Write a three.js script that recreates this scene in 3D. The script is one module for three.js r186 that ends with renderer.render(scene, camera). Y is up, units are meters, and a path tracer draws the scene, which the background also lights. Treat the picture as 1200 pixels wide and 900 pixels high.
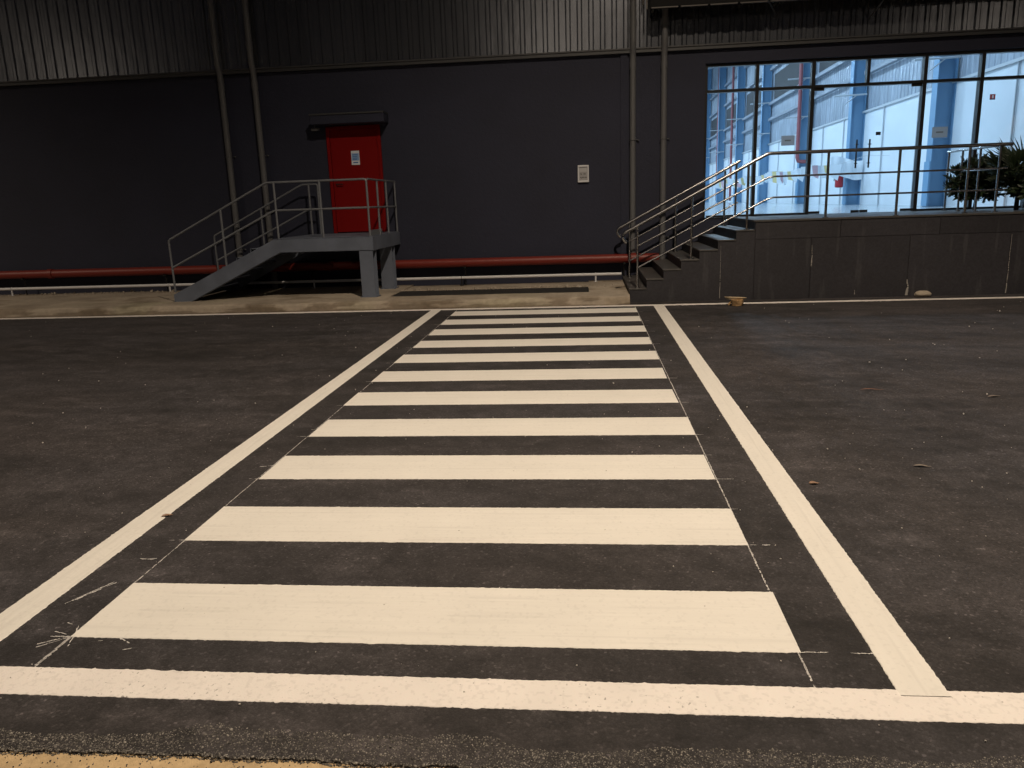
import * as THREE from 'three';
import { mergeGeometries } from 'three/addons/utils/BufferGeometryUtils.js';
import { RoundedBoxGeometry } from 'three/addons/geometries/RoundedBoxGeometry.js';
import { RectAreaLightUniformsLib } from 'three/addons/lights/RectAreaLightUniformsLib.js';

// ------------------------------------------------------------------ camera, sky, exposure
const scene = new THREE.Scene();
const camera = new THREE.PerspectiveCamera(52.595, 4 / 3, 0.05, 600);
const EYE = 1.6;
camera.position.set(0, EYE, 0);
camera.rotation.set(-0.22866, 0.10112, -0.03445, 'YXZ');
camera.updateMatrixWorld(true);

const renderer = new THREE.WebGLRenderer({ antialias: true });
renderer.toneMapping = THREE.LinearToneMapping;
renderer.toneMappingExposure = 1.0;
renderer.shadowMap.enabled = true;
renderer.setSize(1024, 768);
RectAreaLightUniformsLib.init();

{ // dim, evenly clouded night sky over a lit-up town
  const w = 64, h = 32, d = new Float32Array(w * h * 4);
  for (let y = 0; y < h; y++) for (let x = 0; x < w; x++) {
    const up = Math.max(0, (y + 0.5) / h * 2 - 1), k = Math.pow(1 - up, 2), i = (y * w + x) * 4;
    d[i] = 0.0035 + 0.004 * k; d[i + 1] = 0.004 + 0.0032 * k; d[i + 2] = 0.0065 + 0.0025 * k; d[i + 3] = 1;
  }
  const t = new THREE.DataTexture(d, w, h, THREE.RGBAFormat, THREE.FloatType);
  t.mapping = THREE.EquirectangularReflectionMapping; t.magFilter = THREE.LinearFilter; t.needsUpdate = true;
  scene.background = t; scene.environment = t;
}
const moon = new THREE.DirectionalLight(0xbfd0ff, 0.004);
moon.position.set(20, 60, 30); moon.castShadow = true;
Object.assign(moon.shadow.camera, { left: -40, right: 40, top: 40, bottom: -40, far: 200 });
scene.add(moon);
const LAMP_WARM = new THREE.Color().setRGB(1.0, 0.81, 0.61);
const LAMP_MAIN = 440, LAMP_FLOOD = 15, HALL_LAMP = 235;

// ------------------------------------------------------------------ helpers
let seed = 7;
const rnd = () => { seed = (seed + 0x6d2b79f5) | 0; let t = Math.imul(seed ^ (seed >>> 15), 1 | seed); t = (t + Math.imul(t ^ (t >>> 7), 61 | t)) ^ t; return ((t ^ (t >>> 14)) >>> 0) / 4294967296; };
const rr = (a, b) => a + (b - a) * rnd();
const hash = (x, y, s = 0) => { let h = Math.imul(x | 0, 374761393) ^ Math.imul(y | 0, 668265263) ^ Math.imul(s | 0, 1274126177); h = Math.imul(h ^ (h >>> 13), 1274126177); return ((h ^ (h >>> 16)) >>> 0) / 4294967296; };
const sm = (t) => t * t * (3 - 2 * t), lerp = (a, b, t) => a + (b - a) * t, clamp = (x, a = 0, b = 1) => Math.min(b, Math.max(a, x));
const step = (a, b, x) => sm(clamp((x - a) / (b - a)));   // also falls when a > b
function vnoise(x, y, s = 0, px = 0, py = 0) {
  const x0 = Math.floor(x), y0 = Math.floor(y), u = sm(x - x0), v = sm(y - y0);
  const w = (i, p) => (p ? ((i % p) + p) % p : i);
  const a = hash(w(x0, px), w(y0, py), s), b = hash(w(x0 + 1, px), w(y0, py), s), c = hash(w(x0, px), w(y0 + 1, py), s), d = hash(w(x0 + 1, px), w(y0 + 1, py), s);
  return lerp(lerp(a, b, u), lerp(c, d, u), v);
}
function fbm(x, y, o = 4, s = 0, px = 0, py = 0) { let r = 0, a = 0.5, n = 0; for (let i = 0; i < o; i++) { r += a * vnoise(x, y, s + i, px, py); n += a; a *= 0.5; x *= 2; y *= 2; px *= 2; py *= 2; } return r / n; }
const toS = (l) => 255 * (l <= 0.0031308 ? 12.92 * l : 1.055 * Math.pow(l, 1 / 2.4) - 0.055);
function tex(w, h, f, srgb) { // f(u,v) -> [r,g,b] linear 0..1 (colour) or a single value
  const d = new Uint8Array(w * h * 4);
  for (let y = 0; y < h; y++) for (let x = 0; x < w; x++) {
    const c = f(x / w, y / h, x, y), i = (y * w + x) * 4;
    for (let k = 0; k < 3; k++) { const v = clamp(Array.isArray(c) ? c[k] : c); d[i + k] = srgb ? toS(v) : v * 255; }
    d[i + 3] = 255;
  }
  const t = new THREE.DataTexture(d, w, h); t.wrapS = t.wrapT = THREE.RepeatWrapping; t.magFilter = THREE.LinearFilter; t.minFilter = THREE.LinearMipmapLinearFilter; t.generateMipmaps = true;
  if (srgb) t.colorSpace = THREE.SRGBColorSpace;
  t.needsUpdate = true; return t;
}
const per = (t, m, my = m) => { t.repeat.set(1 / m, 1 / my); return t; };   // uv are metres; one tile covers m metres
const lin = (r, g, b) => new THREE.Color().setRGB(r, g, b);
const std = (c, rough, o = {}) => new THREE.MeshStandardMaterial({ color: lin(...c), roughness: rough, ...o });

function uvMetres(g) {
  const p = g.attributes.position, n = g.attributes.normal, uv = new Float32Array(p.count * 2);
  for (let i = 0; i < p.count; i++) {
    const ax = Math.abs(n.getX(i)), ay = Math.abs(n.getY(i)), az = Math.abs(n.getZ(i));
    uv[2 * i] = ax > ay && ax > az ? p.getZ(i) : p.getX(i);
    uv[2 * i + 1] = ay >= ax && ay >= az ? p.getZ(i) : p.getY(i);
  }
  g.setAttribute('uv', new THREE.BufferAttribute(uv, 2)); return g;
}
const box = (x0, x1, y0, y1, z0, z1) => uvMetres(new THREE.BoxGeometry(Math.abs(x1 - x0), Math.abs(y1 - y0), Math.abs(z1 - z0)).translate((x0 + x1) / 2, (y0 + y1) / 2, (z0 + z1) / 2));
const rbox = (x0, x1, y0, y1, z0, z1, r = 0.008) => uvMetres(new RoundedBoxGeometry(Math.abs(x1 - x0), Math.abs(y1 - y0), Math.abs(z1 - z0), 2, r).translate((x0 + x1) / 2, (y0 + y1) / 2, (z0 + z1) / 2));
const V = (x, y, z) => new THREE.Vector3(x, y, z);
function rod(a, b, r, seg = 10, r2 = r) {
  const A = V(...a), B = V(...b), L = A.distanceTo(B), g = new THREE.CylinderGeometry(r2, r, L, seg, 1);
  g.applyQuaternion(new THREE.Quaternion().setFromUnitVectors(V(0, 1, 0), B.clone().sub(A).normalize()));
  const m = A.add(B).multiplyScalar(0.5); return g.translate(m.x, m.y, m.z);
}
function bar(a, b, w, h) { // flat rectangular section, h measured in the plane of x and y
  const A = V(...a), B = V(...b), L = A.distanceTo(B), g = new THREE.BoxGeometry(L, h, w);
  g.applyQuaternion(new THREE.Quaternion().setFromUnitVectors(V(1, 0, 0), B.clone().sub(A).normalize()));
  const m = A.add(B).multiplyScalar(0.5); return uvMetres(g.translate(m.x, m.y, m.z));
}
function bent(points, r, bend = 0.08, seg = 10) { // tube through points with rounded corners
  const P = points.map((p) => V(...p)), path = new THREE.CurvePath(); let from = P[0];
  for (let i = 1; i < P.length - 1; i++) {
    const a = P[i].clone().add(P[i - 1].clone().sub(P[i]).setLength(bend)), b = P[i].clone().add(P[i + 1].clone().sub(P[i]).setLength(bend));
    path.add(new THREE.LineCurve3(from, a)); path.add(new THREE.QuadraticBezierCurve3(a, P[i], b)); from = b;
  }
  path.add(new THREE.LineCurve3(from, P[P.length - 1]));
  const pts = [], c = path.curves;
  c.forEach((k, i) => { const n = k.isLineCurve3 ? 1 : 6; for (let j = 0; j < n; j++) pts.push(k.getPoint(j / n)); if (i === c.length - 1) pts.push(k.getPoint(1)); });
  const geos = [];
  const cv = new THREE.CatmullRomCurve3(pts, false, 'catmullrom', 0);
  geos.push(new THREE.TubeGeometry(cv, pts.length * 6, r, seg, false));
  return geos[0];
}
const merge = (...g) => mergeGeometries(g.flat().map((k) => (k.index ? k.toNonIndexed() : k)).map((k) => { for (const n of Object.keys(k.attributes)) if (!['position', 'normal', 'uv'].includes(n)) k.deleteAttribute(n); return k; }), false);

const taken = {};
const numbered = (n) => { const k = taken[n] = (taken[n] ?? -1) + 1; return k ? `${n}_${String(k).padStart(3, '0')}` : n; };
const shade = (m) => { m.castShadow = m.receiveShadow = true; return m; };
function thing(name, label, category, pos = [0, 0, 0], group) {
  const o = new THREE.Group(); o.name = numbered(name); o.position.set(...pos); scene.add(o);
  o.userData = { label, category }; if (group) o.userData.group = group; return o;
}
function part(parent, name, geo, mat, label) { // geometry is given in world coordinates of an unrotated parent
  const m = shade(new THREE.Mesh(geo, mat)); m.name = name; parent.add(m);
  let q = parent; const off = V(0, 0, 0); while (q && q !== scene) { off.add(q.position); q = q.parent; }
  if (off.lengthSq()) geo.translate(-off.x, -off.y, -off.z);
  if (label) m.userData.label = label; return m;
}
function single(name, label, category, geo, mat, group) {
  const m = shade(new THREE.Mesh(geo, mat)); m.name = numbered(name); m.userData = { label, category }; if (group) m.userData.group = group; scene.add(m); return m;
}
function structure(name, geo, mat) { const m = shade(new THREE.Mesh(geo, mat)); m.name = name; m.userData.kind = 'structure'; scene.add(m); return m; }
function stuff(m, name, label, category) { shade(m); m.name = name; m.userData = { label, category, kind: 'stuff' }; scene.add(m); return m; }
// a photograph pixel (1200 x 900) gives a direction; its place is where that direction meets a level surface
const FPX = 910.6;
function level(px, py, y = 0) { const r = V((px - 600) / FPX, -(py - 450) / FPX, -1).applyQuaternion(camera.quaternion), t = (y - EYE) / r.y; return [r.x * t, y, r.z * t]; }

// ------------------------------------------------------------------ procedural materials
const TILE = 1.9;
let asphaltMap, asphaltBump;
{
  const N = 1024, cells = 190, hgt = new Float32Array(N * N), col = new Float32Array(N * N);
  for (let y = 0; y < N; y++) for (let x = 0; x < N; x++) {
    const u = x / N * cells, v = y / N * cells, cx = Math.floor(u), cy = Math.floor(v); let d1 = 9, id = 0, d2 = 9;
    for (let j = -1; j <= 1; j++) for (let i = -1; i <= 1; i++) {
      const ax = ((cx + i) % cells + cells) % cells, ay = ((cy + j) % cells + cells) % cells;
      const dx = cx + i + hash(ax, ay, 1) - u, dy = cy + j + hash(ax, ay, 2) - v, d = dx * dx + dy * dy;
      if (d < d1) { d2 = d1; d1 = d; id = ax * 911 + ay; } else if (d < d2) d2 = d;
    }
    const edge = Math.sqrt(d2) - Math.sqrt(d1), r = hash(id, 5, 3), g = fbm(u / 4.75, v / 4.75, 3, 20, 40, 40), f = hash(x, y, 9);
    hgt[y * N + x] = clamp(0.25 + 0.35 * step(0, 0.35, edge) * (0.4 + 0.6 * hash(id, 8, 4)) + 0.3 * g + 0.1 * f);
    let c = 0.72 + 0.4 * (r - 0.5) + 0.35 * (g - 0.5) + 0.34 * (f - 0.5);
    c *= 0.72 + 0.28 * step(0.02, 0.3, edge);
    if (r > 0.95) c *= 1.4; if (r > 0.994) c *= 1.5;
    col[y * N + x] = c;
  }
  asphaltMap = per(tex(N, N, (u, v, x, y) => { const c = 0.053 * col[y * N + x]; return [c * 1.03, c * 0.945, c * 1.02]; }, true), TILE);
  asphaltBump = per(tex(N, N, (u, v, x, y) => hgt[y * N + x]), TILE);
}
const M = {};
M.road = new THREE.MeshStandardMaterial({ map: asphaltMap, bumpMap: asphaltBump, bumpScale: 0.0035, roughness: 0.86, vertexColors: true });
const concMap = (r, g, b, s, amp = 0.5) => tex(512, 512, (u, v) => {
  const a = fbm(u * 6, v * 6, 5, s, 6, 6), f = fbm(u * 64, v * 64, 2, s + 9, 64, 64), st = step(0.56, 0.72, fbm(u * 5, v * 9, 4, s + 30, 5, 9));
  const k = (1 - amp / 2 + amp * a) * (0.86 + 0.28 * f) * (1 - 0.26 * st); return [r * k, g * k * (1 - 0.03 * st), b * k * (1 - 0.08 * st)];
}, true);
const noiseBump = (s, n = 24) => tex(512, 512, (u, v) => 0.6 * fbm(u * n, v * n, 4, s, n, n) + 0.4 * fbm(u * n * 4, v * n * 4, 2, s + 5, n * 4, n * 4));
const bumpA = noiseBump(60);
const bumpOf = (m) => { const t = bumpA.clone(); t.needsUpdate = true; return per(t, m); };
M.kerb = std([1, 1, 1], 0.9, { map: per(concMap(0.37, 0.32, 0.255, 11, 0.6), 2.9), bumpMap: bumpOf(0.6), bumpScale: 0.006 });
M.apron = std([1, 1, 1], 0.9, { map: per(concMap(0.5, 0.37, 0.21, 71), 0.9), bumpMap: bumpOf(0.3), bumpScale: 0.003 });
M.ground = std([0.05, 0.047, 0.045], 0.95, { bumpMap: bumpOf(1), bumpScale: 0.006 });
M.drain = std([0.018, 0.018, 0.018], 0.8, { bumpMap: bumpOf(0.5), bumpScale: 0.003 });
const paintMap = per(tex(512, 512, (u, v) => {
  const s = fbm(u * 3, v * 90, 3, 5, 3, 90), b = fbm(u * 5, v * 5, 4, 8, 5, 5), p = fbm(u * 90, v * 90, 2, 31, 90, 90), c = step(0.7, 0.8, fbm(u * 2, v * 70, 2, 44, 2, 70));
  const k = (0.88 + 0.07 * s + 0.1 * b) * (1 - 0.06 * step(0.62, 0.8, p)) * (1 - 0.05 * c); return [0.78 * k, 0.765 * k, 0.72 * k];
}, true), 1.3);
const paintBump = per(tex(512, 512, (u, v) => 0.6 * fbm(u * 4, v * 70, 3, 3, 4, 70) + 0.4 * fbm(u * 60, v * 60, 2, 33, 60, 60)), 1.3);
M.stripe = std([1, 1, 1], 0.62, { map: paintMap, bumpMap: paintBump, bumpScale: 0.0022 });
const lineMap = per(tex(1024, 1024, (u, v) => {
  const b = fbm(u * 7, v * 7, 4, 58, 7, 7), p = fbm(u * 120, v * 120, 2, 131, 120, 120), chips = step(0.83, 0.9, fbm(u * 150, v * 150, 2, 99, 150, 150) * 0.8 + 0.28 * fbm(u * 9, v * 9, 3, 77, 9, 9));
  const k = (0.88 + 0.16 * b) * (1 - 0.1 * step(0.55, 0.8, p)), c = 1 - 0.55 * chips; return [0.82 * k * c, 0.785 * k * c, 0.755 * k * c];
}, true), 1.6);
M.line = std([1, 1, 1], 0.62, { map: lineMap, bumpMap: asphaltBump.clone(), bumpScale: 0.002 });
M.chalk = std([0.62, 0.61, 0.6], 0.95);
const wallMap = per(tex(512, 512, (u, v) => { const k = 0.8 + 0.4 * fbm(u * 5, v * 5, 5, 81, 5, 5) + 0.08 * (hash(u * 512, v * 512, 3) - 0.5); return [0.018 * k, 0.0215 * k, 0.044 * k]; }, true), 4.2, 3.1);
M.wall = std([1, 1, 1], 0.75, { map: wallMap, bumpMap: bumpOf(0.9), bumpScale: 0.004 });
M.clad = std([0.05, 0.048, 0.046], 0.42, { metalness: 0.35, bumpMap: per(tex(256, 512, (u, v) => fbm(u * 8, v * 5, 4, 15, 8, 5)), 1.6, 2.4), bumpScale: 0.004 });
M.trim = std([0.07, 0.074, 0.08], 0.5, { metalness: 0.4 });
M.dark = std([0.009, 0.009, 0.01], 0.95, { bumpMap: bumpOf(2), bumpScale: 0.002 });
M.darkEdge = std([0.1, 0.095, 0.09], 0.5, { metalness: 0.5 });
M.pipe = std([0.115, 0.12, 0.13], 0.55);
M.red = new THREE.MeshPhysicalMaterial({ color: lin(0.19, 0.0022, 0.0022), roughness: 0.7, specularIntensity: 0.3, bumpMap: bumpOf(1.2), bumpScale: 0.002 });
M.redPipe = std([0.17, 0.017, 0.01], 0.5);
M.hallRed = std([0.3, 0.09, 0.1], 0.5);
M.white = std([0.68, 0.7, 0.74], 0.55);
M.steel = std([1, 1, 1], 0.6, { map: per(tex(256, 256, (u, v) => { const k = 0.8 + 0.4 * fbm(u * 6, v * 6, 4, 91, 6, 6); return [0.125 * k, 0.148 * k, 0.198 * k]; }, true), 1.1) });
M.rail = std([0.17, 0.185, 0.21], 0.5, { metalness: 0.2 });
M.inox = std([0.42, 0.425, 0.44], 0.27, { metalness: 1 });
const graniteMap = per(tex(512, 512, (u, v) => {
  const f = fbm(u * 120, v * 120, 2, 5, 120, 120), a = fbm(u * 4, v * 4, 4, 55, 4, 4), st = step(0.62, 0.8, fbm(u * 26, v * 3, 3, 66, 26, 3));
  const k = (0.75 + 0.5 * f) * (0.8 + 0.4 * a), d = 0.016 * st; return [0.03 * k + d, 0.0295 * k + d, 0.036 * k + d];
}, true), 2.3);
M.granite = std([1, 1, 1], 0.55, { map: graniteMap, bumpMap: bumpOf(1.4), bumpScale: 0.0015 });
M.tread = std([0.8, 0.8, 0.8], 0.5, { map: per(tex(256, 256, (u, v) => { const k = 0.7 + 0.6 * fbm(u * 8, v * 8, 4, 21, 8, 8); return [0.085 * k, 0.082 * k, 0.08 * k]; }, true), 1) });
M.frame = std([0.02, 0.021, 0.023], 0.4, { metalness: 0.3 });
M.glass = new THREE.MeshPhysicalMaterial({ color: 0xffffff, transmission: 1, roughness: 0, thickness: 0, ior: 1.45 });
M.black = std([0.012, 0.012, 0.012], 0.4);
M.hallWhite = std([1, 1, 1], 0.6, { map: per(tex(256, 256, (u, v) => { const k = 0.93 + 0.12 * fbm(u * 4, v * 6, 4, 41, 4, 6); return [0.72 * k, 0.76 * k, 0.8 * k]; }, true), 3) });
M.hallClad = std([1, 1, 1], 0.45, { metalness: 0.15, map: per(tex(256, 512, (u, v) => { const k = 0.7 + 0.6 * fbm(u * 14, v * 3, 4, 51, 14, 3); return [0.34 * k, 0.38 * k, 0.44 * k]; }, true), 2.1), bumpMap: per(tex(256, 256, (u, v) => fbm(u * 12, v * 4, 3, 52, 12, 4)), 1.6), bumpScale: 0.02 });
M.hallBlue = std([0.16, 0.3, 0.46], 0.45);
M.hallBlueLight = std([0.16, 0.32, 0.5], 0.45);
M.hallFloor = std([0.42, 0.45, 0.47], 0.18);
M.hallDark = std([0.035, 0.035, 0.038], 0.7);
M.hallGirt = std([0.24, 0.27, 0.32], 0.5);
M.hallGrey = std([0.5, 0.53, 0.56], 0.5);
M.paper = std([0.55, 0.55, 0.54], 0.8);

// ------------------------------------------------------------------ ground, road, pavement
structure('ground', uvMetres(new THREE.PlaneGeometry(400, 400).rotateX(-Math.PI / 2).translate(0, -0.06, 0)), M.ground);
structure('concrete_apron', uvMetres(new THREE.PlaneGeometry(60, 9).rotateX(-Math.PI / 2).translate(0, -0.009, 2.5)), M.apron);

const roadEdge = (x) => -1.94 + 0.012 * (fbm(x * 1.7, 3, 2, 6) - 0.5) + 0.02 * (fbm(x * 9, 1, 3, 4) - 0.5) + 0.012 * (vnoise(x * 70, 2, 5) - 0.5) + 0.012 * step(-0.95, -0.45, x) * (0.3 + vnoise(x * 3, 8, 6));
function roadTint(x, z) { // dust, scuffs, tyre sweeps and damp-looking patches lying on the asphalt
  const patch = fbm(x * 0.45 + 3, z * 0.8, 4, 100), streak = fbm(x * 0.5, z * 4.5, 4, 120), fine = fbm(x * 3, z * 4, 4, 140);
  const grainy = fbm(x * 11, z * 12, 3, 150), S = (n, a, b) => step(a, b, n) - 0.5;
  let t = 0.9 + 0.36 * S(patch, 0.33, 0.67) + 0.3 * S(streak, 0.3, 0.7) + 0.24 * S(fine, 0.3, 0.7) + 0.32 * S(grainy, 0.28, 0.72);
  t *= 1 - 0.16 * step(-2.75, -2.35, x) * (1 - step(1.05, 1.4, x));   // swept clean where the crossing was painted
  const arc = Math.hypot(x - 9, z + 1.5), arc2 = Math.hypot(x + 14, z - 3);
  for (const [a, r, w] of [[arc, 5.2, 0.13], [arc, 6.9, 0.14], [arc2, 12.6, 0.14], [arc2, 14.3, 0.14]]) t += 0.24 * Math.exp(-(((a - r) / w) ** 2)) * step(0.35, 0.65, fbm(x * 1.3, z * 1.3, 3, 160));
  const scuff = step(0.6, 0.74, fbm(x * 2.2 + 0.6 * z, z * 6.5, 4, 180)); t += 1.5 * scuff * Math.max(0, fbm(x * 14, z * 24, 3, 190) - 0.34);
  const swirl = Math.abs(fbm(x * 1.6, z * 1.9, 3, 240) - 0.5); t += 0.5 * step(0.03, 0.0, swirl) * step(0.48, 0.62, fbm(x * 1.1, z * 1.1, 3, 250)) * fbm(x * 20, z * 20, 2, 260);
  const chalkDust = step(0.7, 0.82, fbm(x * 5, z * 7, 3, 200)); t += 0.4 * chalkDust;
  return t;
}
{ // one sheet; the near edge is broken off along the concrete
  const xs = [], zs = [];
  for (let x = -60; x < -14; x += 2) xs.push(x);
  for (let x = -14; x < -4; x += 0.16) xs.push(x);
  for (let x = -4; x < 3; x += 0.04) xs.push(x);
  for (let x = 3; x < 12; x += 0.15) xs.push(x);
  for (let x = 12; x <= 60; x += 2) xs.push(x);
  for (let t = 0; t <= 1.0001; t += 1 / 190) zs.push(t);
  const pos = [], uv = [], col = [], idx = [], W = xs.length;
  const put = (x, y, z) => { const t = roadTint(x, z), warm = 0.0 + 0.1 * (fbm(x * 0.8, z * 1.1, 3, 220) - 0.5); pos.push(x, y, z); uv.push(x, z); col.push(t * (1 + warm), t, t * (1 - warm * 1.3)); };
  for (const t of zs) for (const x of xs) { const e = roadEdge(x), z = lerp(e, -12.5, Math.pow(t, 1.5)); put(x, t === 0 ? -0.005 : 0, z); }
  for (let j = 0; j < zs.length - 1; j++) for (let i = 0; i < W - 1; i++) { const a = j * W + i; idx.push(a, a + 1, a + W, a + 1, a + W + 1, a + W); }
  const base = pos.length / 3; for (const x of xs) put(x, -0.03, roadEdge(x) + 0.006 + 0.014 * vnoise(x * 40, 4, 7));
  for (let i = 0; i < W - 1; i++) idx.push(base + i, base + i + 1, i, base + i + 1, i + 1, i);
  const g = new THREE.BufferGeometry(); g.setAttribute('position', new THREE.Float32BufferAttribute(pos, 3)); g.setAttribute('uv', new THREE.Float32BufferAttribute(uv, 2)); g.setAttribute('color', new THREE.Float32BufferAttribute(col, 3)); g.setIndex(idx); g.computeVertexNormals();
  structure('asphalt_road', g, M.road);
}
// pavement in front of the wall: kerb strip, slabs beside a covered drain
{
  const s = new THREE.Shape(); [[0, -0.05], [0.001, 0.0], [0.002, 0.015], [0.003, 0.03], [0.005, 0.045], [0.007, 0.06], [0.009, 0.078], [0.012, 0.095], [0.03, 0.122], [0.06, 0.137], [0.1, 0.14], [0.68, 0.14], [0.68, -0.05]].forEach(([a, b], i) => (i ? s.lineTo(a, b) : s.moveTo(a, b)));
  const g = new THREE.ExtrudeGeometry(s, { depth: 34.65, bevelEnabled: false, steps: 700 }).rotateY(Math.PI / 2).translate(-34, 0, -12.13); // profile runs towards -z
  const p = g.attributes.position; for (let i = 0; i < p.count; i++) { const x = p.getX(i), y = p.getY(i), k = y > 0.05 ? 1 : 0; p.setY(i, y + k * 0.012 * (fbm(x * 1.1, 3, 3, 310) - 0.5)); if (p.getZ(i) > -12.25) p.setZ(i, p.getZ(i) + 0.03 * (fbm(x * 1.5, y * 5, 3, 320) - 0.5)); }
  g.computeVertexNormals();
  // brown grime and moss stains with ragged outlines, thickest where the road splashes the foot of the kerb
  const c = new Float32Array(p.count * 3); for (let i = 0; i < p.count; i++) { const x = p.getX(i), y = p.getY(i), z = p.getZ(i), n = fbm(x * 2.3, y * 14 + z * 3, 4, 330), m = fbm(x * 0.8, z * 2, 3, 340), foot = step(0.5, 0.62, n + 0.35 * step(0.05, 0.0, y) + 0.2 * (m - 0.5)) * (z > -12.2 ? 1 : 0.45), moss = step(0.56, 0.7, m) * 0.5; c[3 * i] = (1 - 0.4 * foot) * (1 - 0.08 * moss); c[3 * i + 1] = (1 - 0.43 * foot); c[3 * i + 2] = (1 - 0.46 * foot) * (1 - 0.14 * moss); }
  g.setAttribute('color', new THREE.BufferAttribute(c, 3)); const km = M.kerb.clone(); km.vertexColors = true; structure('pavement_kerb', uvMetres(g), km);
  structure('pavement', merge(box(-34, -3.32, -0.05, 0.138, -12.81, -14.69), box(0.02, 0.65, -0.05, 0.138, -12.81, -14.69), box(-3.32, 0.02, -0.05, 0.118, -13.66, -14.69)), M.kerb);
}
{
  const d = thing('drain_cover', 'long dark steel drain cover sunk in the pavement beside the steel staircase', 'drain cover', [-1.65, 0, -13.2]);
  for (let k = 0; k < 4; k++) part(d, 'cover_plate', rbox(-3.31 + k * 0.832, -3.31 + (k + 1) * 0.832 - 0.006, -0.04, 0.131, -12.815, -13.655, 0.004), M.drain);
}
// rubble at the back of the drain
{
  const g = new THREE.IcosahedronGeometry(1, 0), n = 420, im = new THREE.InstancedMesh(g, std([0.33, 0.29, 0.24], 0.95), n), m = new THREE.Matrix4(), e = new THREE.Euler();
  for (let i = 0; i < n; i++) {
    const left = i > 300, x = left ? rr(-13, -7.4) : rr(-3.3, 0.5), s = rr(0.008, 0.026) * (rnd() < 0.1 ? 1.5 : 1);
    m.compose(V(x, (left ? 0.138 : 0.118) + s * 0.3, left ? rr(-14.6, -14.35) : rr(-13.95, -13.72) + 0.1 * vnoise(x * 3, 1, 2)), new THREE.Quaternion().setFromEuler(e.set(rr(0, 6), rr(0, 6), rr(0, 6))), V(s * rr(1, 1.9), s * rr(0.6, 1), s)); im.setMatrixAt(i, m);
  }
  stuff(im, 'stone_rubble', 'pale broken stone rubble scattered at the foot of the dark wall', 'rubble');
}

// ------------------------------------------------------------------ painted crossing
function ribbon(x0, x1, z0, z1, y, { along = 'x', jag = 0.004, s = 1, skew = 0, stepLen = 0.009 } = {}) { // a coat of paint with an uneven outline, its rim turned down to the road
  const L = along === 'x' ? x1 - x0 : z1 - z0, n = Math.max(4, Math.round(Math.abs(L) / stepLen)), P = [], U = [], I = [];
  const j = (k, t) => jag * (0.35 * (vnoise(t * 9, k, s) - 0.5) + 0.9 * (vnoise(t * 110, k, s + 3) - 0.5) + 0.9 * step(0.86, 0.97, vnoise(t * 40, k, s + 9)));
  for (let i = 0; i <= n; i++) {
    const t = i / n, d = t * Math.abs(L), e = (i === 0 ? -1 : i === n ? 1 : 0);
    for (const [side, yy] of [[0, -0.001], [0, y], [1, y], [1, -0.001]]) {
      let x, z; const o = j(side + 1, d) + (yy < 0 ? 0.0015 : 0);
      if (along === 'x') { x = lerp(x0, x1, t) + (e ? e * 0.006 * hash(side, i, s) : 0); z = (side ? z1 - o : z0 + o) + skew * d; } else { z = lerp(z0, z1, t); x = (side ? x1 + o : x0 - o) + skew * d; }
      P.push(x, yy, z); U.push(along === 'x' ? x + s * 0.37 : z + s * 0.37, along === 'x' ? z + s * 0.71 : x + s * 0.71);
    }
  }
  for (let i = 0; i < n; i++) for (let k = 0; k < 3; k++) { const a = i * 4 + k; along === 'x' ? I.push(a, a + 4, a + 1, a + 4, a + 5, a + 1) : I.push(a, a + 1, a + 4, a + 4, a + 1, a + 5); }
  const g = new THREE.BufferGeometry(); g.setAttribute('position', new THREE.Float32BufferAttribute(P, 3)); g.setAttribute('uv', new THREE.Float32BufferAttribute(U, 2)); g.setIndex(I); g.computeVertexNormals();
  const nn = g.attributes.normal; let up = 0; for (let i = 1; i < nn.count; i += 4) up += nn.getY(i);
  if (up < 0) { const a = g.index.array; for (let i = 0; i < a.length; i += 3) { const q = a[i]; a[i] = a[i + 1]; a[i + 1] = q; } g.computeVertexNormals(); }
  return g;
}
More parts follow.
